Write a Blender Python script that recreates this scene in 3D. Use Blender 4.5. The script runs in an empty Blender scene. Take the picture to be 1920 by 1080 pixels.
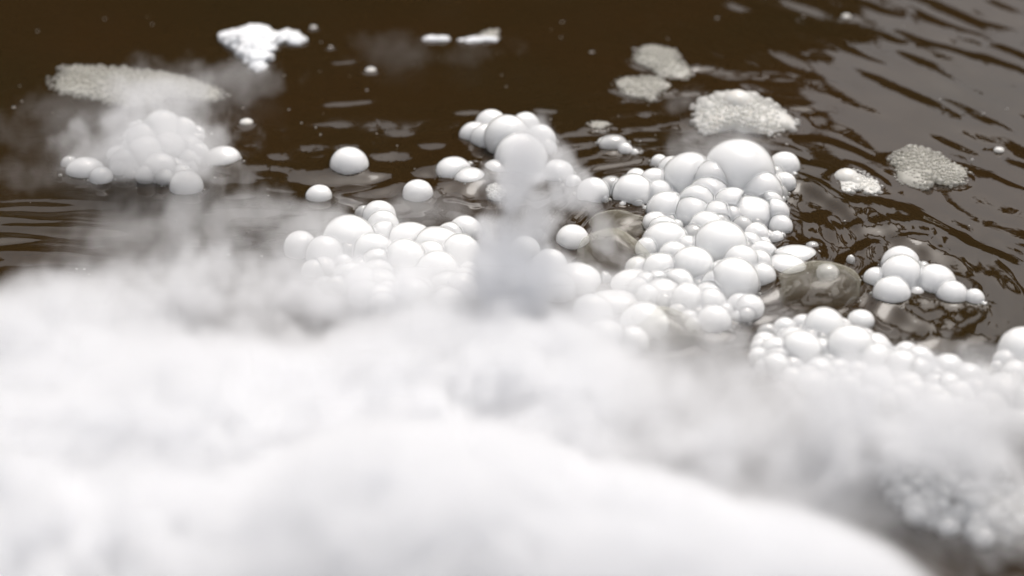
import bpy, bmesh, math, random
import numpy as np
from mathutils import Vector

R = math.radians
rng = np.random.default_rng(7)
random.seed(7)
S = bpy.context.scene
COL = S.collection

# ------------------------------------------------------------------ camera
PITCH, DIST, HFOV = R(30), 2.0, R(28)
CAM = np.array([0.0, -DIST * math.cos(PITCH), DIST * math.sin(PITCH)])
FWD = np.array([0.0, math.cos(PITCH), -math.sin(PITCH)])
UPV = np.array([0.0, math.sin(PITCH), math.cos(PITCH)])
FPX = 960 / math.tan(HFOV / 2)

def ray(px, py):
    return FWD + (px - 960) / FPX * np.array([1.0, 0, 0]) + (540 - py) / FPX * UPV   # unit depth along FWD

def at(px, py, z=0.0):
    d = ray(px, py)
    return CAM + d * ((z - CAM[2]) / d[2])

def depth(p):
    return float((np.asarray(p) - CAM) @ FWD)

def seat(px, py, r, k):
    """centre and radius (m) of a bubble of apparent radius r whose centre is k radii above the water"""
    rw = r * DIST / FPX
    for _ in range(8):
        p = at(px, py, k * rw)
        rw = r * depth(p) / FPX
    return p, rw

cd = bpy.data.cameras.new("camera")
cd.sensor_width = 36
cd.angle = HFOV
cd.clip_start, cd.clip_end = 0.05, 3000
cd.dof.use_dof = True
cd.dof.focus_distance = depth(at(1250, 440))
cd.dof.aperture_fstop = 2.1
cam = bpy.data.objects.new("camera", cd)
cam.location = CAM
cam.rotation_euler = (math.pi / 2 - PITCH, 0, 0)
COL.objects.link(cam)
S.camera = cam

# ------------------------------------------------------------------ daylight: bright overcast
SUN_EL, SUN_AZ = R(63), R(26)          # azimuth from +Y, clockwise
W = bpy.data.worlds.new("World"); S.world = W; W.use_nodes = True
wn, wl = W.node_tree.nodes, W.node_tree.links
wn.clear()
sky = wn.new("ShaderNodeTexSky"); sky.sky_type = 'NISHITA'; sky.sun_disc = False
sky.sun_elevation = SUN_EL; sky.sun_rotation = SUN_AZ
sky.dust_density = 10.0; sky.air_density = 1.0; sky.ozone_density = 1.0
hs = wn.new("ShaderNodeHueSaturation"); hs.inputs["Saturation"].default_value = 0.44
bg = wn.new("ShaderNodeBackground"); bg.inputs["Strength"].default_value = 0.15
wo = wn.new("ShaderNodeOutputWorld")
wl.new(sky.outputs[0], hs.inputs["Color"]); wl.new(hs.outputs[0], bg.inputs["Color"]); wl.new(bg.outputs[0], wo.inputs[0])

sd = bpy.data.lights.new("sun", 'SUN'); sd.energy = 0.8; sd.angle = R(25); sd.color = (1.0, 0.97, 0.93)
sun = bpy.data.objects.new("sun", sd); COL.objects.link(sun)
sdir = Vector((math.sin(SUN_AZ) * math.cos(SUN_EL), math.cos(SUN_AZ) * math.cos(SUN_EL), math.sin(SUN_EL)))
sun.rotation_euler = sdir.to_track_quat('Z', 'Y').to_euler()

S.view_settings.view_transform = 'Standard'; S.view_settings.look = 'None'
S.view_settings.exposure = 0.08; S.view_settings.gamma = 1.0
S.render.engine = 'CYCLES'
c = S.cycles
c.use_denoising = True
c.max_bounces = 20; c.diffuse_bounces = 8; c.glossy_bounces = 4; c.transmission_bounces = 6
c.transparent_max_bounces = 24; c.volume_bounces = 16
c.volume_step_rate = 2.0; c.volume_max_steps = 256
c.use_adaptive_sampling = True; c.adaptive_threshold = 0.02
c.caustics_reflective = False; c.caustics_refractive = False

# ------------------------------------------------------------------ noise
LAT = rng.random((64, 64, 64)).astype(np.float32)
def vnoise(x, y, z):
    xi, yi, zi = np.floor(x), np.floor(y), np.floor(z)
    fx, fy, fz = x - xi, y - yi, z - zi
    fx, fy, fz = [f * f * (3 - 2 * f) for f in (fx, fy, fz)]
    xi, yi, zi = [a.astype(np.int32) for a in (xi, yi, zi)]
    x0, x1, y0, y1, z0, z1 = xi & 63, (xi + 1) & 63, yi & 63, (yi + 1) & 63, zi & 63, (zi + 1) & 63
    a = LAT[x0, y0, z0] * (1 - fx) + LAT[x1, y0, z0] * fx
    b = LAT[x0, y1, z0] * (1 - fx) + LAT[x1, y1, z0] * fx
    cc = LAT[x0, y0, z1] * (1 - fx) + LAT[x1, y0, z1] * fx
    d = LAT[x0, y1, z1] * (1 - fx) + LAT[x1, y1, z1] * fx
    return (a * (1 - fy) + b * fy) * (1 - fz) + (cc * (1 - fy) + d * fy) * fz
def fbm(x, y, z, o=4, g=0.5):
    s, a, t = 0, 1.0, 0
    for i in range(o):
        m = 2.03 ** i
        s = s + a * vnoise(x * m + 11.3 * i, y * m + 5.7 * i, z * m + 3.1 * i); t += a; a *= g
    return s / t
def sstep(a, b, x):
    t = np.clip((x - a) / (b - a), 0, 1); return t * t * (3 - 2 * t)

# ------------------------------------------------------------------ helpers: objects and tags
def tag(o, label, cat, group=None):
    o["label"] = label; o["category"] = cat
    if group: o["group"] = group
    return o
def empty(name, loc):
    o = bpy.data.objects.new(name, None); o.empty_display_size = 0.02
    o.location = loc; COL.objects.link(o); return o
def mesh(name, V, F, mats, parent=None, loc=None, smooth=True):
    me = bpy.data.meshes.new(name)
    me.from_pydata([tuple(map(float, v)) for v in V] if len(V) < 20000 else V.tolist(), [], F if isinstance(F, list) else F.tolist())
    if smooth: me.polygons.foreach_set("use_smooth", [True] * len(me.polygons))
    for m in (mats if isinstance(mats, (list, tuple)) else [mats]): me.materials.append(m)
    me.update()
    o = bpy.data.objects.new(name, me); COL.objects.link(o)
    if loc is not None: o.location = loc
    if parent is not None:
        o.parent = parent
    return o
def material(name):
    m = bpy.data.materials.new(name); m.use_nodes = True
    n = m.node_tree.nodes; n.clear()
    out = n.new("ShaderNodeOutputMaterial")
    return m, n, m.node_tree.links, out
def ico(sub):
    bm = bmesh.new(); bmesh.ops.create_icosphere(bm, subdivisions=sub, radius=1.0)
    V = np.array([v.co[:] for v in bm.verts]); F = np.array([[v.index for v in f.verts] for f in bm.faces]); bm.free()
    return V, F
ICO = {k: ico(k) for k in (2, 3, 4, 5)}

# ------------------------------------------------------------------ materials
def principled(name, col, rough, coat=0.0, coat_rough=0.03, sss=0.0, sss_r=0.004, noise=None, bump=None):
    m, n, l, out = material(name)
    p = n.new("ShaderNodeBsdfPrincipled")
    p.inputs["Base Color"].default_value = (*col, 1); p.inputs["Roughness"].default_value = rough
    p.inputs["Coat Weight"].default_value = coat; p.inputs["Coat Roughness"].default_value = coat_rough; p.inputs["Coat IOR"].default_value = 1.33
    if sss:
        p.inputs["Subsurface Weight"].default_value = sss
        p.subsurface_method = "RANDOM_WALK"; p.inputs["Specular IOR Level"].default_value = 0.25
        p.inputs["Subsurface Radius"].default_value = (1, 1, 1); p.inputs["Subsurface Scale"].default_value = sss_r
    tc = n.new("ShaderNodeTexCoord")
    if noise:
        sc, col2 = noise
        t = n.new("ShaderNodeTexNoise"); t.inputs["Scale"].default_value = sc; t.inputs["Detail"].default_value = 5
        l.new(tc.outputs["Object"], t.inputs["Vector"])
        mx = n.new("ShaderNodeMix"); mx.data_type = 'RGBA'
        rp = n.new("ShaderNodeMapRange"); rp.inputs[1].default_value = 0.38; rp.inputs[2].default_value = 0.62
        l.new(t.outputs[0], rp.inputs[0]); l.new(rp.outputs[0], mx.inputs[0])
        mx.inputs[6].default_value = (*col, 1); mx.inputs[7].default_value = (*col2, 1)
        l.new(mx.outputs[2], p.inputs["Base Color"])
    if bump:
        sc, st, ds = bump
        t2 = n.new("ShaderNodeTexNoise"); t2.inputs["Scale"].default_value = sc; t2.inputs["Detail"].default_value = 4
        l.new(tc.outputs["Object"], t2.inputs["Vector"])
        b = n.new("ShaderNodeBump"); b.inputs["Strength"].default_value = st; b.inputs["Distance"].default_value = ds
        l.new(t2.outputs[0], b.inputs["Height"]); l.new(b.outputs[0], p.inputs["Normal"])
    l.new(p.outputs[0], out.inputs[0])
    return m

def film_material(name, milk, milk_col=(0.8, 0.8, 0.78), boost=2.0, rim=0.75, edge=1.6):
    m, n, l, out = material(name)
    tr = n.new("ShaderNodeBsdfTransparent"); tr.inputs[0].default_value = (0.985, 0.985, 0.98, 1)
    gl = n.new("ShaderNodeBsdfGlossy"); gl.inputs["Roughness"].default_value = 0.04
    gl.inputs["Color"].default_value = (1, 1, 1, 1)
    fc = n.new("ShaderNodeLayerWeight"); fc.inputs[0].default_value = 0.5
    pw = n.new("ShaderNodeMath"); pw.operation = 'POWER'; pw.inputs[1].default_value = 5.0
    l.new(fc.outputs["Facing"], pw.inputs[0])
    mu = n.new("ShaderNodeMath"); mu.operation = 'MULTIPLY_ADD'; mu.inputs[1].default_value = rim; mu.inputs[2].default_value = 0.02 * boost; mu.use_clamp = True
    l.new(pw.outputs[0], mu.inputs[0])
    mx = n.new("ShaderNodeMixShader")
    base = tr
    if milk:
        df = n.new("ShaderNodeBsdfDiffuse"); df.inputs[0].default_value = (*milk_col, 1)
        tl = n.new("ShaderNodeBsdfTranslucent"); tl.inputs[0].default_value = (*milk_col, 1)
        m2 = n.new("ShaderNodeMixShader"); m2.inputs[0].default_value = 0.5
        l.new(df.outputs[0], m2.inputs[1]); l.new(tl.outputs[0], m2.inputs[2])
        lw = n.new("ShaderNodeLayerWeight"); lw.inputs[0].default_value = 0.25
        ad = n.new("ShaderNodeMath"); ad.operation = 'MULTIPLY_ADD'; ad.inputs[1].default_value = milk * edge; ad.inputs[2].default_value = milk; ad.use_clamp = True
        l.new(lw.outputs["Facing"], ad.inputs[0])
        m3 = n.new("ShaderNodeMixShader"); l.new(ad.outputs[0], m3.inputs[0])
        l.new(tr.outputs[0], m3.inputs[1]); l.new(m2.outputs[0], m3.inputs[2]); base = m3
    l.new(mu.outputs[0], mx.inputs[0]); l.new(base.outputs[0], mx.inputs[1]); l.new(gl.outputs[0], mx.inputs[2])
    l.new(mx.outputs[0], out.inputs[0])
    return m

FILM = film_material("soap_film", 0.0, boost=3.0)
CLEAR = film_material("murky_clear_film", 0.055, (0.70, 0.68, 0.56), 0.8, 0.45, 9.0)
FROTH = film_material("froth_bubble", 0.45, (0.58, 0.57, 0.525), 1.5, 0.4, 1.0)
FROTHW = film_material("white_froth_bubble", 0.5, (0.80, 0.80, 0.78), 1.5, 0.4, 1.0)
FOGFILL = principled("fog_inside_bubble", (0.925, 0.945, 0.968), 0.9, sss=1.0, sss_r=0.030)
def thin_rim(m, start, most):             # vapour is thin where one looks through the edge of the ball
    n, l = m.node_tree.nodes, m.node_tree.links
    out = [q for q in n if q.type == 'OUTPUT_MATERIAL'][0]; src = out.inputs[0].links[0].from_socket
    lw = n.new("ShaderNodeLayerWeight"); lw.inputs[0].default_value = 0.5
    mr_ = n.new("ShaderNodeMapRange"); mr_.interpolation_type = 'SMOOTHSTEP'
    mr_.inputs[1].default_value = start; mr_.inputs[2].default_value = 1.0; mr_.inputs[4].default_value = most
    l.new(lw.outputs["Facing"], mr_.inputs[0])
    tr = n.new("ShaderNodeBsdfTransparent"); mx = n.new("ShaderNodeMixShader")
    l.new(mr_.outputs[0], mx.inputs[0]); l.new(src, mx.inputs[1]); l.new(tr.outputs[0], mx.inputs[2]); l.new(mx.outputs[0], out.inputs[0])
FOGTHIN = FOGFILL.copy(); FOGTHIN.name = "thin_fog_inside_bubble"
thin_rim(FOGFILL, .58, .8)
def see_into(m, f):                       # vapour that has half cleared
    n, l = m.node_tree.nodes, m.node_tree.links
    out = [q for q in n if q.type == 'OUTPUT_MATERIAL'][0]; src = out.inputs[0].links[0].from_socket
    tr = n.new("ShaderNodeBsdfTransparent"); mx = n.new("ShaderNodeMixShader"); mx.inputs[0].default_value = f
    l.new(src, mx.inputs[1]); l.new(tr.outputs[0], mx.inputs[2]); l.new(mx.outputs[0], out.inputs[0])
thin_rim(FOGTHIN, .4, .9); see_into(FOGTHIN, .4)
SEAM = principled("wet_film_seam", (.93, .94, .95), 0.15, coat=1.0)
FOAM = principled("pale_foam", (0.40, 0.39, 0.35), 0.4, coat=0.5, sss=1.0, sss_r=0.012, noise=(120, (0.33, 0.32, 0.285)))
FOAMW = principled("white_foam", (0.66, 0.66, 0.635), 0.4, coat=0.5, sss=1.0, sss_r=0.012, noise=(120, (0.64, 0.62, 0.58)))
ICE = principled("frosty_dry_ice", (0.85, 0.86, 0.87), 0.8, sss=0.4, sss_r=0.003, noise=(90, (0.76, 0.78, 0.8)), bump=(260, 0.6, 0.002))

# water: murky brown
m, n, l, out = material("murky_pond_water")
p = n.new("ShaderNodeBsdfPrincipled")
p.inputs["Roughness"].default_value = 0.03; p.inputs["IOR"].default_value = 1.37; p.inputs["Specular IOR Level"].default_value = 0.5
tc = n.new("ShaderNodeTexCoord")
t = n.new("ShaderNodeTexNoise"); t.inputs["Scale"].default_value = 3.5; t.inputs["Detail"].default_value = 4
l.new(tc.outputs["Object"], t.inputs["Vector"])
mx = n.new("ShaderNodeMix"); mx.data_type = 'RGBA'
rp = n.new("ShaderNodeMapRange"); rp.inputs[1].default_value = 0.35; rp.inputs[2].default_value = 0.65
l.new(t.outputs[0], rp.inputs[0]); l.new(rp.outputs[0], mx.inputs[0])
mx.inputs[6].default_value = (0.028, 0.0155, 0.0055, 1); mx.inputs[7].default_value = (0.024, 0.015, 0.0055, 1)
l.new(mx.outputs[2], p.inputs["Base Color"])
t2 = n.new("ShaderNodeTexNoise"); t2.inputs["Scale"].default_value = 45; t2.inputs["Detail"].default_value = 2; t2.inputs["Distortion"].default_value = 0.6
l.new(tc.outputs["Object"], t2.inputs["Vector"])
b = n.new("ShaderNodeBump"); b.inputs["Strength"].default_value = 0.05; b.inputs["Distance"].default_value = 0.004
l.new(t2.outputs[0], b.inputs["Height"]); l.new(b.outputs[0], p.inputs["Normal"])
l.new(p.outputs[0], out.inputs[0])
WATER = m

# ------------------------------------------------------------------ bubbles
ALLFOOT = []      # (x, y, r) footprints for the meniscus

class Bub:
    def __init__(s, px, py, r, k=0.0, sx=1.0, sz=1.0, rot=0.0, clear=False):
        s.c, s.r = seat(px, py, r, k)
        s.rpx = r; s.rot = R(rot); s.clear = clear
        s.ax = np.array([s.r * sx, s.r, s.r * sz])
    def ext(s, nrm):                      # ellipsoid radius along a direction
        ca, sa = math.cos(s.rot), math.sin(s.rot)
        v = np.array([ca * nrm[0] + sa * nrm[1], -sa * nrm[0] + ca * nrm[1], nrm[2]])
        return 1 / math.sqrt(((v / s.ax) ** 2).sum())

def bubble_shape(bs, i, gap, k, shrink):
    b = bs[i]
    V, F = ICO[4 if b.rpx > 17 else 3]
    wob = (0.16 if b.clear else 0.03) * (vnoise(V[:, 0] * 1.3 + i * 3.7 + 20, V[:, 1] * 1.3 + 7 + b.rpx, V[:, 2] * 1.3 + 9) - 0.5) * 2
    L = V * (1 + wob)[:, None] * b.ax * shrink
    ca, sa = math.cos(b.rot), math.sin(b.rot)
    L = np.stack([ca * L[:, 0] - sa * L[:, 1], sa * L[:, 0] + ca * L[:, 1], L[:, 2]], 1)
    acc = np.full(len(L), math.exp(-k))
    for j, o in enumerate(bs):
        if j == i: continue
        d = o.c - b.c; dl = float(np.linalg.norm(d))
        if dl > (max(b.ax) + max(o.ax)) * 1.02 or dl < 1e-6: continue
        nn = d / dl
        ai, aj = b.ext(nn), o.ext(-nn)
        if ai + aj < dl: continue
        tt = (dl * dl + ai * ai - aj * aj) / (2 * dl)
        if aj > dl and ai < dl * 0.6 and tt < 0: continue
        tt = max(tt, 0.22 * ai) - gap * b.r
        h = L @ nn
        s = np.where(h > 1e-9, tt / np.maximum(h, 1e-9), 9)
        acc += np.exp(-k * np.minimum(s, 3))
    sc = np.minimum(-np.log(acc) / k, 1.0)
    L = L * np.maximum(sc, 0.05)[:, None]
    z = b.c[2] + L[:, 2]
    keep = (z > -0.35 * b.r - 0.002)[F].any(1)
    F2 = F[keep]; used = np.unique(F2); mp = np.zeros(len(L), int); mp[used] = np.arange(len(used))
    return L[used], mp[F2]

def add_bubble(bs, i, parent, origin):
    b = bs[i]
    V, F = bubble_shape(bs, i, 0.004, 42, 1.0)
    o = mesh("bubble", V, F, CLEAR if b.clear else FILM, parent, b.c - origin)
    if not b.clear:
        V, F = bubble_shape(bs, i, 0.012, 28, 0.975)
        thin = b.rpx < 24 and (i * 7 + int(b.rpx * 10)) % 5 == 0
        mesh("fog_fill", V, F, FOGTHIN if thin else FOGFILL, o)
    zc = b.c[2]; rr = max(b.ax[:2])
    if zc < rr: ALLFOOT.append((b.c[0], b.c[1], math.sqrt(max(rr * rr - zc * zc, 1e-8))))
    return o

def cluster(name, bs, label, cat, group=None, grow=1.2):
    for b in bs:
        g = 1 + (grow - 1) * min(max((52 - b.rpx) / 26, 0), 1)
        b.ax = b.ax * g; b.r *= g
    cen = np.mean([b.c for b in bs], 0); cen[2] = 0
    e = tag(empty(name, cen), label, cat, group)
    for i in range(len(bs)):
        o = add_bubble(bs, i, e, cen); sm_ = seams(bs, i)
        if sm_: q = mesh("film_seam", sm_[0], sm_[1], SEAM, o); q["kind"] = "stuff"
    fringe(bs, e, cen)
    return e

def seams(bs, i):
    """bright wet seams where a bubble's film meets its neighbours"""
    b = bs[i]; Vs, Fs, off = [], [], 0; TR, NT = .0004, 5
    if b.ax[2] < .82 * b.r: return None
    for j in range(i + 1, len(bs)):
        o = bs[j]
        if o.ax[2] < .82 * o.r: continue
        d = o.c - b.c; dl = float(np.linalg.norm(d)); ra, rb = b.r, o.r
        if dl >= ra + rb or dl <= abs(ra - rb) * 1.05 or dl < 1e-6: continue
        n_ = d / dl; t_ = (dl * dl + ra * ra - rb * rb) / (2 * dl); q = ra * ra - t_ * t_
        if q <= 0: continue
        q = math.sqrt(q); u = np.cross(n_, [0.3, .2, 1]); u /= np.linalg.norm(u); v = np.cross(n_, u)
        A_ = np.linspace(0, 2 * math.pi, 49)
        P = b.c + n_ * t_ + q * (np.cos(A_)[:, None] * u + np.sin(A_)[:, None] * v)
        ok = P[:, 2] > .0005
        for k, w in enumerate(bs):
            if k in (i, j): continue
            ok &= (((P - w.c) / w.ax) ** 2).sum(1) > .96
        for a in range(48):
            if not (ok[a] and ok[a + 1]): continue
            for p_ in (P[a], P[a + 1]):
                rad = p_ - (b.c + n_ * t_); rad /= np.linalg.norm(rad)
                for h in range(NT):
                    an = 2 * math.pi * h / NT; Vs.append(p_ - b.c + TR * (math.cos(an) * rad + math.sin(an) * n_))
            for h in range(NT):
                h2 = (h + 1) % NT; Fs.append((off + h, off + h2, off + NT + h2, off + NT + h))
            off += 2 * NT
    return (np.array(Vs), Fs) if Vs else None

def fringe(bs, e, cen):
    """tiny froth bubbles caught along the waterline of a cluster"""
    rd = random.Random(len(bs)); V_, F_ = ICO[2]; vs, fs, off = [], [], 0
    for b in bs:
        rr = max(b.ax[:2]); zc = b.c[2]
        if zc > rr * .8: continue
        w = math.sqrt(rr * rr - zc * zc)
        for _ in range(6):
            a = rd.uniform(0, 2 * math.pi); d = w * rd.uniform(.96, 1.02) + rd.expovariate(1 / .0012)
            P = np.array([b.c[0] + math.cos(a) * d, b.c[1] + math.sin(a) * d, 0.0006])
            if any(math.hypot(*(P - o.c)[:2]) < .93 * math.sqrt(max(o.r ** 2 - o.c[2] ** 2, 0)) for o in bs if o is not b): continue
            r = rd.uniform(.0006, .0022)
            vs.append(V_ * r + P - cen); fs.append(F_ + off); off += len(V_)
    if vs:
        o = mesh("tiny_bubbles", np.concatenate(vs), np.concatenate(fs), FROTHW, e); o["kind"] = "stuff"

def fill(bs, poly, n, rmin, rmax, seed, kmax=0.3, tight=0.72):
    """more bubbles packed into an outlined stretch of the water, leaving those already there free"""
    rd = random.Random(seed)
    xs, ys = [p[0] for p in poly], [p[1] for p in poly]
    def inside(x, y):
        c_ = False; j = len(poly) - 1
        for i in range(len(poly)):
            xi, yi = poly[i]; xj, yj = poly[j]
            if (yi > y) != (yj > y) and x < (xj - xi) * (y - yi) / (yj - yi) + xi: c_ = not c_
            j = i
        return c_
    tries, made = 0, 0
    while made < n and tries < n * 120:
        tries += 1
        f = 1 - tries / (n * 120)
        x, y = rd.uniform(min(xs), max(xs)), rd.uniform(min(ys), max(ys))
        if not inside(x, y): continue
        r = rmin + (rmax - rmin) * (rd.random() ** 1.6) * f
        b = Bub(x, y, r, rd.uniform(0, kmax), 1 + rd.uniform(-.08, .15), 1 - rd.uniform(0, .2), rd.uniform(0, 180))
        if all(np.linalg.norm((b.c - o.c)) > tight * (b.r + o.r) for o in bs):
            bs.append(b); made += 1
    return bs

BUBBLE_GROUP = None
def lone(spec, label):
    b = Bub(*spec)
    o = add_bubble([b], 0, None, np.zeros(3))
    tag(o, label, "bubble", "fog-filled bubbles floating on their own")

lone((655, 311, 38, 0.0, 1.0, 0.97), "large lone white bubble on the dark water above the smaller one")
lone((598, 368, 26, 0.0, 1.0, 0.86), "small lone white bubble with a grey column of reflection under it")
lone((783, 363, 30, 0.0, 1.0, 0.9), "lone white bubble right of the large one, thin fog drifting below it")
lone((930, 315, 24, 0.0, 1.0, 0.62, -30), "oval white bubble in front of the white cluster, tilted to one side")
lone((1614, 602, 26, 0.0, 1.05, 0.85, -40), "egg-shaped white bubble at the upper end of the long bubble bank")
lone((1595, 489, 10, 0.2, 0.9, 1.3), "small narrow upright bubble on the brown water near the olive bubble")
lone((1523, 461, 12, 0.1, 1.1, 0.7, 10), "small grey bubble on the rippled water above the flat white bubbles")
lone((1466, 443, 9, 0.1), "tiny white bubble on dark water beside the main cluster")
lone((1552, 512, 23, 0.1, 1.0, 0.8, 20), "white bubble sitting on the rim of the olive clear bubble")

cluster("bubble_cluster", [Bub(850, 320, 30, 0, 1.0, 0.72, 15), Bub(880, 332, 26, 0, 1.0, 0.5, -8), Bub(881, 309, 6, 0.4)],
        "pair of oval white bubbles touching, with a tiny third one", "bubbles", "clusters of white bubbles")

A = [Bub(978, 300, 53, 0.05), Bub(950, 259, 41, 0.5), Bub(921, 236, 27, 0.2), Bub(890, 254, 24, 0.1, 1.05, .9), Bub(912, 264, 28, 0.1),
     Bub(985, 238, 24, 0.4), Bub(1012, 264, 27, 0.3), Bub(1024, 279, 18, 0.1), Bub(1047, 324, 25, 0.05, 1.0, .85), Bub(1075, 342, 13, .1)]
cluster("bubble_cluster", A, "white cluster of big bubbles behind the rising fog plume", "bubbles", "clusters of white bubbles")

C = [Bub(1385, 329, 73, 0.35), Bub(1337, 345, 44, .5), Bub(1425, 362, 40, .4), Bub(1306, 384, 34, .5), Bub(1262, 322, 26, .3), Bub(1372, 388, 34, .5), Bub(1440, 386, 26, .3), Bub(1325, 430, 30, .5), Bub(1390, 495, 32, .5), Bub(1270, 535, 28, .3), Bub(1345, 535, 26, .4), Bub(1292, 338, 54, 0.25), Bub(1330, 372, 40, .3), Bub(1470, 314, 26, 0.15), Bub(1470, 345, 20, .1), Bub(1460, 364, 16, .1), Bub(1490, 330, 7, .2),
     Bub(1467, 374, 6, .5), Bub(1457, 396, 13, .1), Bub(1112, 364, 28, 0.1), Bub(1146, 355, 22, .1), Bub(1187, 366, 38, 0.05), Bub(1193, 336, 18, .1),
     Bub(1228, 345, 26, .2), Bub(1236, 305, 14, .1), Bub(1235, 365, 24, .2), Bub(1250, 398, 36, .1), Bub(1298, 404, 36, .2), Bub(1345, 410, 30, .3), Bub(1404, 404, 50, .1, 1.05, .7, -15),
     Bub(1392, 428, 20, .3), Bub(1418, 424, 15, .2), Bub(1421, 437, 17, .1), Bub(1247, 461, 45, .05), Bub(1350, 464, 53, .3), Bub(1300, 445, 22, .5),
     Bub(1290, 470, 25, .3), Bub(1404, 462, 24, .2), Bub(1427, 462, 18, .1), Bub(1298, 504, 40, .3), Bub(1238, 511, 34, .1), Bub(1187, 538, 38, 0, 1.1, .75),
     Bub(1242, 553, 36, .1, 1.05, .75), Bub(1288, 566, 32, .15), Bub(1332, 570, 26, .15), Bub(1376, 531, 48, .3), Bub(1420, 500, 28, .2), Bub(1427, 522, 25, .05),
     Bub(1338, 607, 31, .05), Bub(1362, 585, 14, .2), Bub(1388, 577, 24, .05), Bub(1386, 596, 13, .05), Bub(1413, 573, 7, .2), Bub(1470, 499, 30, .0, 1.25, .6, -8),
     Bub(1490, 479, 27, 0, 1.4, .5, 12), Bub(1132, 524, 14, .1), Bub(1082, 528, 44, 0, 1.05, .75), Bub(1073, 452, 28, .05),
     Bub(1212, 393, 7, .3), Bub(1219, 412, 10, .1)]
for x, y, r in [(1452, 412, 9), (1440, 440, 8), (1445, 478, 9), (1328, 440, 14), (1268, 425, 12), (1205, 345, 9), (1262, 375, 14), (1352, 438, 10), (1445, 382, 12), (1310, 534, 10), (1345, 508, 12)]:
    C.append(Bub(x, y, r, .4))
fill(C, [(1215, 400), (1290, 330), (1460, 320), (1480, 380), (1445, 520), (1420, 590), (1300, 610), (1170, 540), (1210, 460)], 85, 10, 26, 17, .7, .42)
fill(C, [(1100, 350), (1230, 330), (1240, 390), (1130, 385)], 8, 7, 12, 18, .3, .5)
cluster("bubble_cluster", C, "largest heap of white bubbles, topped by the biggest dome", "bubbles", "clusters of white bubbles")

D = [Bub(1688, 498, 33, 0.1), Bub(1689, 519, 39, 0.25), Bub(1642, 525, 21, .1), Bub(1672, 553, 32, .05), Bub(1754, 532, 36, .1, 1.0, .95, -30), Bub(1730, 505, 14, .2), Bub(1785, 557, 27, .05),
     Bub(1826, 562, 18, .05), Bub(1719, 551, 12, .05), Bub(1734, 565, 6, 0), Bub(1754, 565, 6, 0), Bub(1846, 573, 7, 0)]
cluster("bubble_cluster", D, "compact white bubble cluster trailing small bubbles, alone on rippled brown water", "bubbles", "clusters of white bubbles")

E = [Bub(1440, 628, 19, .1), Bub(1472, 618, 20, .2), Bub(1505, 612, 20, .3), Bub(1545, 617, 38, .2), Bub(1595, 655, 46, .3), Bub(1640, 680, 34, .2), Bub(1680, 668, 16, .1), Bub(1722, 682, 30, .15),
     Bub(1778, 695, 28, .15), Bub(1815, 712, 28, .1), Bub(1500, 660, 38, .3), Bub(1455, 665, 30, .1), Bub(1640, 725, 34, .2), Bub(1715, 740, 26, .2), Bub(1880, 745, 45, .2), Bub(1800, 745, 28, .2), Bub(1925, 760, 40, .2)]
fill(E, [(1420, 645), (1545, 600), (1650, 650), (1740, 672), (1830, 700), (1925, 730), (1925, 800), (1800, 785), (1650, 755), (1500, 715), (1420, 690)], 150, 11, 28, 3, .6, .45)
cluster("bubble_cluster", E, "long bank of small white bubbles sloping down, half veiled by fog", "bubbles", "clusters of white bubbles")

Fc = [Bub(1918, 662, 50, .1), Bub(1885, 680, 22, .1), Bub(1872, 668, 8, .3), Bub(1870, 690, 13, .1), Bub(1905, 705, 26, .1)]
cluster("bubble_cluster", Fc, "white bubbles cut off by the frame above the long bank", "bubbles", "clusters of white bubbles")

G = [Bub(655, 455, 54, .1), Bub(711, 408, 29, .2), Bub(718, 425, 27, .2), Bub(722, 444, 26, .2), Bub(768, 450, 38, .1, 1.1, .8), Bub(818, 462, 42, .1, 1.1, .8), Bub(845, 444, 24, .1), Bub(872, 436, 28, 0),
     Bub(888, 440, 12, .3), Bub(862, 478, 38, .1), Bub(683, 403, 16, 0), Bub(700, 475, 36, .3), Bub(760, 490, 40, .3), Bub(610, 480, 36, .1), Bub(820, 510, 38, .3)]
fill(G, [(560, 460), (620, 470), (720, 460), (880, 470), (900, 560), (720, 580), (600, 540)], 60, 14, 34, 5, .5, .45)
cluster("bubble_cluster", G, "white bubble cluster half buried in fog, ring-marked dome on top", "bubbles", "clusters of white bubbles")

H = [Bub(1030, 500, 30, .1), Bub(1045, 545, 32, .1), Bub(1000, 540, 34, .1), Bub(955, 515, 34, .1), Bub(985, 470, 24, .1), Bub(1207, 612, 46, .05), Bub(1185, 645, 30, .1), Bub(1150, 570, 36, 0, 1.3, .55), Bub(1110, 590, 36, .1), Bub(1135, 640, 40, .1)]
cluster("bubble_cluster", H, "smooth white bubbles beside the crescent-shaped olive bubble at the fog edge", "bubbles", "clusters of white bubbles")

Ih = [Bub(1150, 272, 20, .1, 1.2, .85), Bub(1172, 282, 13, .1), Bub(1130, 268, 9, .1), Bub(1190, 287, 7, .1)]
cluster("bubble_cluster", Ih, "little white bubble group inside the light ripples", "bubbles", "clusters of white bubbles")

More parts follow.
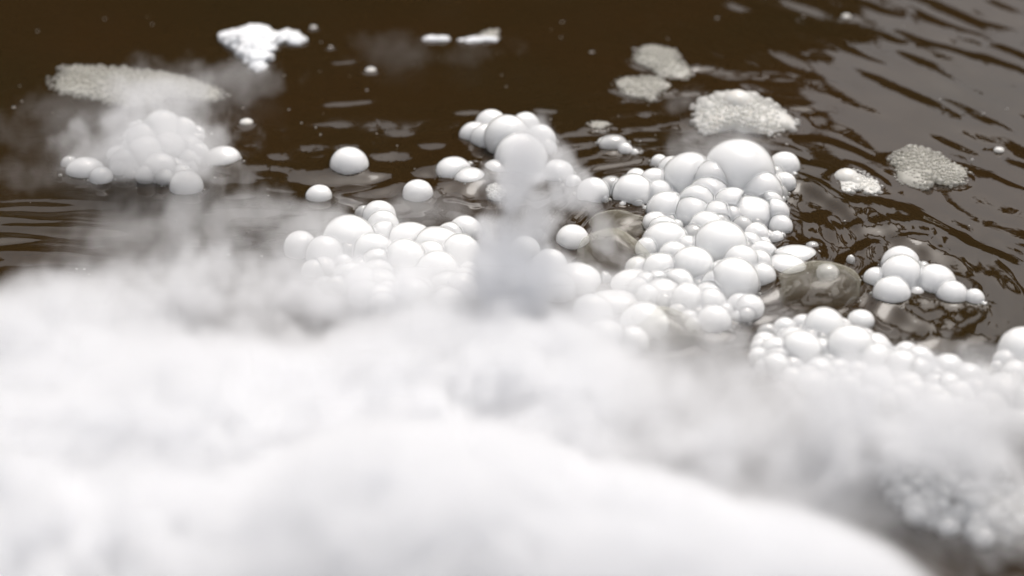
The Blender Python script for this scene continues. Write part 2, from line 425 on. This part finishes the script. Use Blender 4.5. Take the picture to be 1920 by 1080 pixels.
J = [Bub(305, 245, 36, .4), Bub(270, 262, 28, .3), Bub(340, 250, 27, .3), Bub(275, 290, 33, .5), Bub(318, 282, 30, .5), Bub(352, 282, 26, .2), Bub(235, 310, 26, .2), Bub(350, 352, 29, .05), Bub(300, 320, 30, .4), Bub(160, 320, 26, .1, 1.2, .8), Bub(130, 308, 14, .1), Bub(190, 335, 20, .1)]
fill(J, [(250, 230), (330, 220), (375, 250), (375, 325), (300, 335), (220, 325), (210, 300)], 120, 7, 17, 9, .8, .42)
cluster("bubble_cluster", J, "foggy heap of whitish bubbles below the long foam strip", "bubbles", "clusters of white bubbles")
cluster("bubble_cluster", [Bub(418, 298, 28, .05, 1.05, .7), Bub(395, 300, 14, .1), Bub(446, 300, 8, .1)],
        "low white bubble with pointed end, beside the foggy heap", "bubbles", "clusters of white bubbles")

for spec, lab in [((1148, 487, 72, 0, 1.0, .8, 0, True), "olive clear bubble with white shoulders, left of the largest heap"),
                  ((1535, 540, 76, 0, 1.1, .5, 0, True), "broad flat olive clear bubble between the two white clusters"),
                  ((1238, 622, 72, 0, 1.1, .6, 0, True), "crescent-shaped olive clear bubble at the fog edge"),
                  ((1160, 425, 50, 0, 1.2, .4, 0, True), "low clear bubble bridging the white bubble chain")]:
    b = Bub(*spec); o = add_bubble([b], 0, None, np.zeros(3))
    tag(o, lab, "clear bubble", "clear bubbles without fog")

# ------------------------------------------------------------------ foam rafts and dry ice
def raft(label, cx, cy, rx, ry, ang, rmin, rmax, n, mat=FOAM, seed=1, H=0.35, big=(), cat="foam"):
    rd = random.Random(seed)
    bmat = FROTHW if mat is FOAMW else FROTH
    ph = [rd.uniform(0, 6.28) for _ in range(4)]
    def rim_(a): return .86 + .13 * math.sin(2 * a + ph[0]) + .10 * math.sin(3 * a + ph[1]) + .07 * math.sin(5 * a + ph[2]) + .04 * math.sin(9 * a + ph[3])
    cen = at(cx, cy); e = tag(empty("foam_raft", cen), label, cat, "foam rafts of tiny bubbles")
    ca, sa = math.cos(R(ang)), math.sin(R(ang))
    px2m = depth(cen) / FPX
    # lumpy bed
    NR, NA = 10, 48
    V, F = [], []
    for i in range(NR + 1):
        for j in range(NA):
            a = 2 * math.pi * j / NA
            q = i / NR * rim_(a)
            u, v = rx * q * math.cos(a), ry * q * math.sin(a)
            P = at(cx + ca * u - sa * v, cy + sa * u + ca * v)
            z = .8 * px2m * ry * H * (1 - (i / NR) ** 2.5) + 0.0004 - (0.003 if i == NR else 0)
            V.append((P[0] - cen[0], P[1] - cen[1], z))
    for i in range(NR):
        for j in range(NA):
            F.append((i * NA + j, i * NA + (j + 1) % NA, (i + 1) * NA + (j + 1) % NA, (i + 1) * NA + j))
    mesh("foam_bed", np.array(V), F, mat, e)
    tiny_v, tiny_f, off = [], [], 0
    done = []
    def put(u, v, r):
        nonlocal off
        q2 = (u / rx) ** 2 + (v / ry) ** 2
        P = at(cx + ca * u - sa * v, cy + sa * u + ca * v)
        rw = r * px2m
        sq = rd.uniform(.7, .85) if r < 20 else .9
        z = px2m * ry * H * max(0, 1 - q2 ** 1.25) - 0.52 * rw * sq
        V_, F_ = ICO[3 if r > 9 else 2]
        k = V_[:, 2] > -0.75
        L = V_ * rw * np.array([1, 1, sq])
        loc = np.array([P[0] - cen[0], P[1] - cen[1], z])
        if r >= 5:
            mesh("bubble", L, F_, FOAMW if r >= 18 else bmat, e, loc)
        else:
            tiny_v.append(L + loc); tiny_f.append(F_ + off); off += len(L)
        done.append((u, v, r))
    for (u, v, r) in big: put(u, v, r)
    tries = made = 0
    while made < n and tries < n * 40:
        tries += 1
        a, q = rd.uniform(0, 2 * math.pi), math.sqrt(rd.random()) * (0.97 + 0.06 * math.sin(a if False else tries))
        edge = rim_(a) * 1.02
        u, v = rx * q * edge * math.cos(a), ry * q * edge * math.sin(a)
        r = rmin + (rmax - rmin) * rd.random() ** 1.8 * (1 - .6 * tries / (n * 40))
        if all((u - a_) ** 2 + ((v - b_) * 1.6) ** 2 > (.74 * (r + c_)) ** 2 for a_, b_, c_ in done):
            put(u, v, r); made += 1
    if tiny_v:
        o = mesh("tiny_bubbles", np.concatenate(tiny_v), np.concatenate(tiny_f), bmat, e); o["kind"] = "stuff"
    ALLFOOT.extend([(at(cx + ca * rx * s * .85, cy + sa * rx * s * .85)[0], at(cx + ca * rx * s * .85, cy + sa * rx * s * .85)[1], px2m * ry * (1.3 if abs(s) < .4 else .9)) for s in (-.7, -.35, 0, .35, .7)])
    return e

raft("beige foam raft on dark water, the higher of two stacked pieces", 1240, 117, 62, 31, 12, 3, 7.5, 150, seed=2)
raft("small beige foam raft with a thin tail, the lower of two stacked pieces", 1206, 166, 54, 28, 2, 3, 7.5, 120, seed=3)
raft("round foam raft with one large white bubble in its middle", 1385, 222, 98, 46, 4, 4, 14, 200, FOAMW, seed=4, H=.75, big=[(-4, -8, 31), (24, -22, 13), (-34, -12, 14), (45, 5, 10), (20, 24, 9), (-55, 2, 12)])
raft("thin scrap of foam above the little white bubble group", 1120, 238, 30, 11, 2, 3, 6, 40, seed=5, H=.3)
raft("bean-shaped foam raft ringed by dark water at the sky-lit side", 1738, 318, 86, 38, 22, 3.5, 8.5, 230, seed=29, H=.4)
raft("foam raft of tiny bubbles with one white oval bubble on its left", 1608, 344, 50, 27, 12, 4, 9, 110, FOAMW, seed=7, H=.3, big=[(-22, -5, 27), (-2, 0, 14)])
raft("little foam fleck with one greenish bubble above the compact cluster", 1723, 453, 24, 11, 5, 3, 6, 22, seed=8, H=.4, big=[(-8, -3, 13)])
raft("long beige foam strip, its right end veiled in fog", 245, 163, 178, 38, 7, 3.5, 10, 330, seed=9, H=.4)
K = [Bub(1790, 850, 40, .2), Bub(1740, 880, 34, .3), Bub(1840, 885, 30, .2)]
fill(K, [(1650, 850), (1720, 818), (1810, 815), (1880, 880), (1925, 930), (1925, 985), (1850, 1010), (1740, 985), (1660, 930)], 200, 8, 21, 31, .8, .42)
cluster("bubble_cluster", K, "frothy white bubble patch at the lower right, out of focus in thin fog", "bubbles", "clusters of white bubbles")
raft("pale foam patch of coarse bubbles at the frame edge, lower right", 1895, 965, 80, 52, 20, 6, 15, 120, FOAMW, seed=10, H=.4)
raft("small green-tinted foam edge under the bubbles at the frame edge", 1868, 692, 32, 16, 0, 3, 7, 40, seed=11, H=.4)
raft("small bright foam scrap left of the fog plume", 930, 360, 19, 15, 20, 3, 7, 40, FOAMW, seed=12, H=.7)
raft("faint foam crumbs on top of the white floating bar", 915, 68, 26, 12, -15, 3, 7, 26, seed=13, H=.4)

def chunk(label, blobs, seed, flat=0.55, cat="dry ice"):
    V0, F0 = ICO[5]
    cen = at(*blobs[0][:2]); 
    bm_v, bm_f, off = [], [], 0
    px2m = depth(cen) / FPX
    for q, (x, y, r, sx) in enumerate(blobs):
        P = at(x, y)
        nn = fbm(V0[:, 0] * 1.6 + 9 + seed + q, V0[:, 1] * 1.6 + 3, V0[:, 2] * 1.6 + 30, 5, .6) - .5
        L = V0 * (1 + .9 * nn)[:, None] * r * px2m * np.array([sx, 1.1, flat])
        L = L + (P - cen) + np.array([0, 0, .12 * r * px2m])
        bm_v.append(L); bm_f.append(F0 + off); off += len(L)
        ALLFOOT.append((P[0], P[1], r * px2m))
    o = mesh("dry_ice_chunk", np.concatenate(bm_v), np.concatenate(bm_f), ICE, None, cen)
    return tag(o, label, cat, "floating white chunks of dry ice")
chunk("large white crumbly chunk of dry ice, wedge-shaped, trailing fog", [(470, 82, 38, 1.25), (478, 98, 33, 1.1), (484, 112, 25, 1.1), (442, 74, 27, 1.15), (485, 128, 17, 1.0), (508, 78, 26, 1.1), (476, 64, 24, 1.5)], 1)
chunk("small white chunk of dry ice just right of the large wedge", [(538, 68, 17, 1.1), (557, 78, 17, 1.1), (548, 70, 16, 1.1)], 5)
chunk("thin white bar of dry ice, the longer-edged half on its left", [(808, 75, 11, 1.4), (828, 75, 10, 1.6)], 8, .5)
chunk("thin ragged white bar of dry ice with foam crumbs behind it", [(888, 77, 11, 1.6), (915, 75, 10, 2.0), (868, 76, 6, 1.6)], 12, .5)

def fleck(label, x, y, r):
    V, F = ICO[3]
    cen = at(x, y); rw = r * depth(cen) / FPX
    o = mesh("foam_fleck", V * rw * np.array([1.1, 1, .7]), F, FOAMW, None, cen)
    tag(o, label, "foam fleck", "single foam flecks"); ALLFOOT.append((cen[0], cen[1], rw))
fleck("bright foam fleck alone on the dark water toward the top right", 1587, 32, 8)
fleck("grey foam fleck under the drifting haze of the white bar", 695, 133, 10)
fleck("tiny foam fleck beside the small dry ice chunk", 588, 52, 6)
fleck("tiny faint foam fleck below the small dry ice chunk", 620, 89, 4)
fleck("bright foam fleck on the sky-lit water at the far right", 1873, 282, 9)
fleck("beige foam fleck on dark water right of the foggy heap", 462, 231, 12)

# stray specks of froth drifting on the water
rs = random.Random(21); V_, F_ = ICO[2]; vs, fs, off = [], [], 0
for _ in range(150):
    P = at(rs.uniform(20, 1900), 30 + 620 * rs.random() ** 1.3); r = rs.uniform(.0004, .0012) * (1.6 if rs.random() < .12 else 1)
    vs.append(V_ * np.array([r * rs.uniform(1, 1.8), r, r * .6]) + P); fs.append(F_ + off); off += len(V_)
o = mesh("froth_specks", np.concatenate(vs), np.concatenate(fs), FROTHW); o["kind"] = "stuff"

# ------------------------------------------------------------------ water sheet with real ripples
X0, X1, Y0, Y1, DX = -0.78, 0.78, -0.52, 0.98, 0.0026
nx, ny = int((X1 - X0) / DX) + 1, int((Y1 - Y0) / DX) + 1
gx, gy = np.linspace(X0, X1, nx), np.linspace(Y0, Y1, ny)
GX, GY = np.meshgrid(gx, gy)
def N2(x, y, sc, seed, o=3):
    return fbm(x * sc + seed * 7.3 + 100, y * sc + seed * 3.9 + 100, np.full_like(x, seed * 1.7 + .5), o) - .5
def local(px, py, sx, sy):               # soft patch on the water around a point
    P = at(px, py); return np.exp(-((GX - P[0]) / sx) ** 2 - ((GY - P[1]) / sy) ** 2)
wx, wy = GX + .035 * N2(GX, GY, 9, 1), GY + .035 * N2(GX, GY, 9, 2)
Hh = np.zeros_like(GX)
Hh += .0030 * N2(GX, GY, 5, 3, 2)
# oblique wave trains on the sky-lit side
Pr = at(1720, 330)
mr = sstep(.10, .34, GX + .10 * (GY - Pr[1]))
th = R(-54); u = math.cos(th) * wx + math.sin(th) * wy; v = -math.sin(th) * wx + math.cos(th) * wy
Hh += mr * (.0130 * N2(u, v * 3.4, 5.5, 4, 2) + .0020 * N2(u, v * 3.4, 15, 5, 1))
# boil rings around the heap
Pc = at(1290, 450); rr = np.hypot(wx - Pc[0], (wy - Pc[1]))
mb = np.exp(-(np.maximum(rr - .10, 0) / .16) ** 2)
Hh += mb * (.0010 * np.sin(rr * 2 * math.pi / .030) + .0085 * N2(wx, wy, 19, 6, 2))
Pd = at(1715, 545); rd_ = np.hypot(wx - Pd[0], (wy - Pd[1]) * .8)
md_ = np.exp(-(np.maximum(rd_ - .07, 0) / .08) ** 2) * sstep(.03, .07, rd_)
Hh += md_ * .0008 * np.sin(rd_ * 2 * math.pi / .033)
Pm = at(780, 330); mm = np.exp(-((GX - Pm[0]) / .20) ** 2 - ((GY - Pm[1]) / .10) ** 2)
Hh += mm * .0165 * N2(wx * .9, wy * 1.3, 19, 7, 2)
Pl = at(110, 440); ml = np.exp(-((GX - Pl[0]) / .22) ** 2 - ((GY - Pl[1]) / .08) ** 2)
Hh += ml * .0135 * N2(wx * .45 - .1 * wy, wy * 2.6, 16, 8, 2)
Pq = at(1720, 620); mq = np.exp(-((GX - Pq[0]) / .16) ** 2 - ((GY - Pq[1]) / .10) ** 2)
Hh += mq * .0090 * N2(wx, wy, 17, 9, 3)
# separate small swells that catch the sky
for px, py, lx, ly, an, a in [(645, 118, .018, .007, 12, 1), (655, 195, .030, .009, 10, 1.1), (880, 211, .016, .006, 10, 1), (1020, 208, .014, .006, -12, 1), (1400, 142, .055, .010, -9, 1.7),
                              (1310, 130, .03, .008, 4, 1.7), (1500, 203, .02, .008, -8, 1.7), (1535, 105, .02, .008, -10, .8), (1290, 178, .03, .008, 6, 1.7), (1555, 50, .016, .008, -8, .7), (530, 348, .03, .02, 10, 1), (445, 370, .02, .01, 15, 1)]:
    P = at(px, py); ca, sa = math.cos(R(an)), math.sin(R(an))
    uu = ca * (GX - P[0]) + sa * (GY - P[1]); vv = -sa * (GX - P[0]) + ca * (GY - P[1])
    w_ = uu / lx; q_ = vv / (ly * 1.6)
    Hh += a * .0013 * np.tanh(q_ * 1.2) * np.exp(-w_ ** 4 - q_ ** 2)
# meniscus climbing everything that floats
men = np.zeros_like(GX)
for (fx, fy, fr) in ALLFOOT:
    m_ = .022
    i0, i1 = np.searchsorted(gx, [fx - fr - m_, fx + fr + m_]); j0, j1 = np.searchsorted(gy, [fy - fr - m_, fy + fr + m_])
    if i1 <= i0 or j1 <= j0: continue
    d = np.hypot(GX[j0:j1, i0:i1] - fx, GY[j0:j1, i0:i1] - fy) - fr
    men[j0:j1, i0:i1] = np.maximum(men[j0:j1, i0:i1], np.exp(-np.maximum(d, 0) / .005))
Hh += .0016 * men
edge = np.minimum.reduce([sstep(X0, X0 + .06, GX), 1 - sstep(X1 - .06, X1, GX), sstep(Y0, Y0 + .06, GY), 1 - sstep(Y1 - .06, Y1, GY)])
Hh = (Hh - Hh.mean()) * edge
V = np.stack([GX.ravel(), GY.ravel(), Hh.ravel()], 1)
idx = np.arange(nx * ny).reshape(ny, nx)
F = np.stack([idx[:-1, :-1], idx[:-1, 1:], idx[1:, 1:], idx[1:, :-1]], -1).reshape(-1, 4)
BIG = 400.0
nb = len(V)
V = np.concatenate([V, np.array([[-BIG, -BIG, 0], [BIG, -BIG, 0], [BIG, BIG, 0], [-BIG, BIG, 0]])])
FL = F.tolist()
c00, c10, c11, c01 = int(idx[0, 0]), int(idx[0, -1]), int(idx[-1, -1]), int(idx[-1, 0])
FL += [list(map(int, idx[0, ::-1])) + [nb, nb + 1], list(map(int, idx[::-1, -1])) + [nb + 1, nb + 2], list(map(int, idx[-1, :])) + [nb + 2, nb + 3], list(map(int, idx[:, 0])) + [nb + 3, nb]]
wm = bpy.data.meshes.new("water"); wm.from_pydata(V.tolist(), [], FL)
wm.polygons.foreach_set("use_smooth", [True] * len(F) + [False] * 4); wm.materials.append(WATER); wm.update()
water = bpy.data.objects.new("water", wm); COL.objects.link(water); water["kind"] = "structure"

# ------------------------------------------------------------------ the wooded far shore that the water mirrors
m, n, l, out = material("dark_foliage")
p = n.new("ShaderNodeBsdfPrincipled"); p.inputs["Roughness"].default_value = .7
tc = n.new("ShaderNodeTexCoord"); t = n.new("ShaderNodeTexNoise"); t.inputs["Scale"].default_value = 2.5
l.new(tc.outputs["Object"], t.inputs["Vector"])
mx = n.new("ShaderNodeMix"); mx.data_type = 'RGBA'; l.new(t.outputs[0], mx.inputs[0])
mx.inputs[6].default_value = (.035, .045, .016, 1); mx.inputs[7].default_value = (.06, .055, .025, 1)
l.new(mx.outputs[2], p.inputs["Base Color"]); l.new(p.outputs[0], out.inputs[0])
def crest(az):                           # height of the wood by bearing (degrees from straight ahead)
    lo, hi = 3.0, 5.7
    s = float(sstep(7.5, 14.0, np.array(az)))
    return hi * (1 - s) + lo * s + .35 * math.sin(az * .9) + .25 * math.sin(az * 2.3 + 1)
BV, BF = [], []
NAZ = 220
def ringp(az, d, z):
    return (d * math.sin(R(az)), d * math.cos(R(az)), z)
for i in range(NAZ + 1):
    az = -100 + 200 * i / NAZ
    h = crest(az)
    BV += [ringp(az, 9.0, -.3), ringp(az, 9.3, h * .5), ringp(az, 10.2, h * .93), ringp(az, 12, h * .95), ringp(az, 14, -.3)]
for i in range(NAZ):
    for j in range(4):
        a = i * 5 + j; BF.append((a, a + 5, a + 6, a + 1))
rd = random.Random(4)
for _ in range(26000):
    az = rd.uniform(-100, 100); h = crest(az)
    zf = rd.random() ** .6
    d = 9.0 + 1.6 * zf ** 2 + rd.uniform(-.5, .3)
    P = np.array(ringp(az, d, h * (zf * 1.04) + rd.uniform(-.1, .15)))
    s = rd.uniform(.08, .2); a = rd.uniform(0, 6.28); t_ = rd.uniform(-.9, .9)
    e1 = np.array([math.cos(a), math.sin(a), t_]) * s; e2 = np.array([-math.sin(a) * t_, math.cos(a) * t_, 1]) * s * .6
    q = len(BV); BV += [tuple(P - e1), tuple(P - e2), tuple(P + e1), tuple(P + e2)]; BF.append((q, q + 1, q + 2, q + 3))
# boughs hanging out over the water from the taller trees on the right
for _ in range(9000):
    az = rd.uniform(3, 60); el = 34 + 3.2 * math.sin(az * .55) + 1.6 * math.sin(az * 1.7 + 2) + 7 * rd.random() ** .8
    if math.sin(az * 2.1 + el * .9) + .6 * math.sin(az * .9 - el * 1.3) < -.7: continue
    d = rd.uniform(6.0, 7.5); P = np.array(ringp(az, d, d * math.tan(R(el))))
    s = rd.uniform(.05, .12); a = rd.uniform(0, 6.28); t_ = rd.uniform(-.9, .9)
    e1 = np.array([math.cos(a), math.sin(a), t_]) * s; e2 = np.array([-math.sin(a) * t_, math.cos(a) * t_, 1]) * s * .6
    q = len(BV); BV += [tuple(P - e1), tuple(P - e2), tuple(P + e1), tuple(P + e2)]; BF.append((q, q + 1, q + 2, q + 3))
bk = mesh("wooded_shore", np.array(BV), BF, m, smooth=False); bk["kind"] = "stuff"

# ------------------------------------------------------------------ fog: one drifting body of cold vapour over the water
VX0, VX1, VY0, VY1, VZ0, VZ1, VD = -.66, .60, -.62, .66, -.004, .236, .004
vn = [int(round((b_ - a_) / VD)) + 1 for a_, b_ in ((VX0, VX1), (VY0, VY1), (VZ0, VZ1))]
vx = np.linspace(VX0, VX1, vn[0], dtype=np.float32)[:, None, None]
vy = np.linspace(VY0, VY1, vn[1], dtype=np.float32)[None, :, None]
vz = np.linspace(VZ0, VZ1, vn[2], dtype=np.float32)[None, None, :]
one = np.ones(vn, np.float32)
PX, PY, PZ = vx * one, vy * one, vz * one
w1 = fbm(PX * 9 + 30, PY * 9 + 20, PZ * 9 + 10, 2) - .5
w2 = fbm(PX * 9 + 10, PY * 9 + 50, PZ * 9 + 40, 2) - .5
QX, QY, QZ = PX + .06 * w1, PY + .06 * w2, PZ + .05 * w1
NZ = .5 + 1.5 * (.6 * fbm(QX * 16 + 40, QY * 16 + 33, QZ * 18 + 21, 4, .55) + .4 * fbm(QX * 7 + 4, QY * 7 + 3, QZ * 9 + 2, 2) - .5)
NF = .5 + 1.7 * (fbm(QX * 42 + 4, QY * 42 + 33, QZ * 36 + 21, 3, .6) - .5)
del QX, QY, QZ
NW = (.55 * NZ + .45 * NF).astype(np.float32)
rho = np.zeros(vn, np.float32)
# banks: (px, py of the middle on the water, rx, ry in metres, height, density)
def bank(px, py, rx, ry, h, dens, rag=.5, rot=0.0, soft=.05):
    P = at(px, py)
    ca, sa = math.cos(R(rot)), math.sin(R(rot))
    X, Y = vx - P[0], vy - P[1]
    U, Vv = (ca * X + sa * Y) / rx, (-sa * X + ca * Y) / ry
    q = np.sqrt(U * U + Vv * Vv)                         # (nx, ny, 1)
    top = h * np.clip(1 - q ** 2, 0, 1) ** .6
    d = np.clip((top - PZ + rag * h * (NW - .5) * 2.4 * np.clip(1.2 - q, 0, 1)) / soft, 0, 1) ** 1.4
    d = d * (q < 1.15) * sstep(1.15, .65, q)
    np.maximum(rho, dens * d, out=rho)
def puff(px, py, z, r, dens, sx=1.0, sz=1.0, rag=.9):
    P = at(px, py)
    q = np.sqrt(((PX - P[0]) / (r * sx)) ** 2 + ((PY - P[1]) / r) ** 2 + ((PZ - z) / (r * sz)) ** 2)
    d = sstep(0, .55, 1 - q + rag * (NW - .5) * 1.9)
    np.maximum(rho, dens * d * (q < 1.5), out=rho)
# thick foreground fog
bank(90, 725, .20, .20, .068, .55, .7)
bank(300, 940, .40, .25, .09, .8, .45)
bank(880, 790, .25, .19, .078, .6, .7)
bank(1000, 700, .17, .14, .065, .50, .8)
bank(800, 1140, .22, .18, .145, 1.0, .14, soft=.04)
bank(1080, 1150, .20, .15, .115, 1.0, .14, soft=.04)
bank(200, 1190, .35, .22, .11, 1.0, .4)
bank(1330, 1195, .20, .13, .105, 1.0, .14, soft=.04)
bank(1340, 880, .20, .20, .068, .33, .6)
bank(1540, 960, .15, .16, .06, .22, .7)
bank(440, 610, .22, .15, .058, .26, 1.1)
bank(740, 590, .18, .12, .058, .50, .9)
bank(930, 600, .10, .09, .05, .55, .8)
bank(320, 470, .14, .09, .05, .12, 1.3)
bank(1330, 700, .08, .06, .03, .14, 1.2, soft=.03)
# rising plume
for px, py, z, r, dn in [(955, 605, .02, .054, .5), (958, 600, .055, .046, .55), (965, 592, .09, .038, .55), (975, 590, .12, .033, .5), (988, 590, .145, .030, .5), (994, 590, .168, .024, .35), (1002, 590, .19, .018, .25),
                         (1040, 590, .142, .024, .30), (1072, 590, .132, .020, .24), (1100, 590, .122, .015, .18), (1030, 590, .122, .022, .34), (985, 590, .10, .04, .45), (980, 590, .135, .032, .4), (945, 590, .10, .024, .4),  (915, 598, .03, .04, .3), (1125, 590, .09, .016, .12), (962, 590, .165, .016, .2), (1012, 588, .205, .012, .14)]:
    puff(px, py, z, r, dn, 1.0, 1.25, 1.25)
for px, py, z, r, dn in [(1005, 590, .118, .026, .45), (1000, 590, .10, .03, .45), (968, 592, .085, .036, .4), (990, 590, .15, .02, .3), (1025, 590, .122, .018, .3)]:
    puff(px, py, z, r, dn, 1.0, 1.1, .45)
# wisps
for px, py, z, r, dn, sx in [(300, 300, .05, .06, .12, 1.1), (300, 350, .045, .065, .15, 1.2), (230, 330, .03, .05, .12, 1.2), (190, 265, .02, .055, .018, 1.8), (110, 350, .015, .045, .02, 1.5), (240, 232, .012, .045, .02, 2.0), (420, 160, .012, .045, .04, 1.8), (360, 190, .015, .05, .05, 1.8), (480, 140, .008, .03, .035, 1.5),
                             (370, 430, .03, .05, .05, 1.3), (430, 460, .03, .05, .07, 1.5), (790, 415, .015, .022, .08, 1.5), (840, 412, .012, .02, .07, 1.3), (598, 425, .008, .02, .04, 1.2), (1320, 225, .02, .03, .09, 1.2), (1300, 290, .02, .02, .08, 1.2),
                             (750, 115, .01, .035, .012, 1.9), (880, 120, .01, .03, .01, 1.9), (1330, 680, .012, .06, .09, 1.6), (1430, 620, .008, .04, .05, 1.6), (1640, 830, .01, .07, .08, 1.5), (1360, 370, .05, .04, .05, 1.3), (130, 280, .02, .045, .012, 1.6), (1720, 920, .05, .08, .26, 1.3), (1830, 900, .04, .07, .08, 1.3), (1790, 1000, .04, .08, .09, 1.4), (1690, 840, .03, .06, .08, 1.4),
                             (1600, 770, .02, .06, .05, 1.8), (1250, 610, .01, .05, .06, 1.4), (1120, 600, .02, .05, .12, 1.4), (700, 510, .03, .05, .08, 1.6), (560, 500, .025, .05, .08, 1.5)]:
    puff(px, py, z, r, dn, sx, .6, 1.5)
rho *= sstep(VZ0, .004, PZ) * sstep(VZ1, VZ1 - .03, PZ)
rho *= sstep(VX0, VX0 + .03, PX) * sstep(VY0, VY0 + .03, PY)
rho[rho < .002] = 0
del PX, PY, PZ, NZ, NF, NW, w1, w2, one
fm = bpy.data.meshes.new("fog"); fm.vertices.add(rho.size)
at_ = fm.attributes.new("vapour", 'FLOAT', 'POINT'); at_.data.foreach_set("value", rho.ravel())
fog = bpy.data.objects.new("fog", fm); COL.objects.link(fog); fog["kind"] = "stuff"
m, n, l, out = material("cold_vapour")
pv = n.new("ShaderNodeVolumePrincipled"); pv.inputs["Density"].default_value = 130.0
pv.inputs["Color"].default_value = (.956, .960, .968, 1); pv.inputs["Anisotropy"].default_value = 0.0
l.new(pv.outputs[0], out.inputs["Volume"])
FOGM = m
ng = bpy.data.node_groups.new("vapour_volume", 'GeometryNodeTree')
ng.interface.new_socket("Geometry", in_out='INPUT', socket_type='NodeSocketGeometry')
ng.interface.new_socket("Geometry", in_out='OUTPUT', socket_type='NodeSocketGeometry')
N, Lk = ng.nodes, ng.links
gi, go = N.new("NodeGroupInput"), N.new("NodeGroupOutput")
pos = N.new("GeometryNodeInputPosition"); sep = N.new("ShaderNodeSeparateXYZ"); Lk.new(pos.outputs[0], sep.inputs[0])
def mth(op, a, b=None, cc=None):
    q = N.new("ShaderNodeMath"); q.operation = op
    for i, s in enumerate((a, b, cc)):
        if s is None: continue
        if isinstance(s, (int, float)): q.inputs[i].default_value = s
        else: Lk.new(s, q.inputs[i])
    return q.outputs[0]
ii = []
for k_, (a0, a1) in enumerate(((VX0, VX1), (VY0, VY1), (VZ0, VZ1))):
    q = mth('MULTIPLY', mth('SUBTRACT', sep.outputs[k_], a0), (vn[k_] - 1) / (a1 - a0))
    ii.append(mth('MINIMUM', mth('MAXIMUM', mth('ROUND', q), 0.0), float(vn[k_] - 1)))
# index as integers: exact beyond float range
def imath(op, a, b):
    q = N.new("FunctionNodeIntegerMath"); q.operation = op
    for i, s in enumerate((a, b)):
        if isinstance(s, int): q.inputs[i].default_value = s
        else: Lk.new(s, q.inputs[i])
    return q.outputs[0]
index = imath('ADD', imath('MULTIPLY', imath('ADD', imath('MULTIPLY', ii[0], vn[1]), ii[1]), vn[2]), ii[2])
na = N.new("GeometryNodeInputNamedAttribute"); na.data_type = 'FLOAT'; na.inputs[0].default_value = "vapour"
si = N.new("GeometryNodeSampleIndex"); si.data_type = 'FLOAT'; si.domain = 'POINT'; si.clamp = True
Lk.new(gi.outputs[0], si.inputs[0]); Lk.new(na.outputs[0], si.inputs["Value"]); Lk.new(index, si.inputs["Index"])
vc = N.new("GeometryNodeVolumeCube")
Lk.new(si.outputs[0], vc.inputs["Density"])
vc.inputs["Min"].default_value = (VX0, VY0, VZ0); vc.inputs["Max"].default_value = (VX1, VY1, VZ1)
vc.inputs["Resolution X"].default_value, vc.inputs["Resolution Y"].default_value, vc.inputs["Resolution Z"].default_value = vn
sm = N.new("GeometryNodeSetMaterial"); sm.inputs["Material"].default_value = FOGM
Lk.new(vc.outputs[0], sm.inputs[0]); Lk.new(sm.outputs[0], go.inputs[0])
md = fog.modifiers.new("vapour", 'NODES'); md.node_group = ng
fm.materials.append(FOGM)
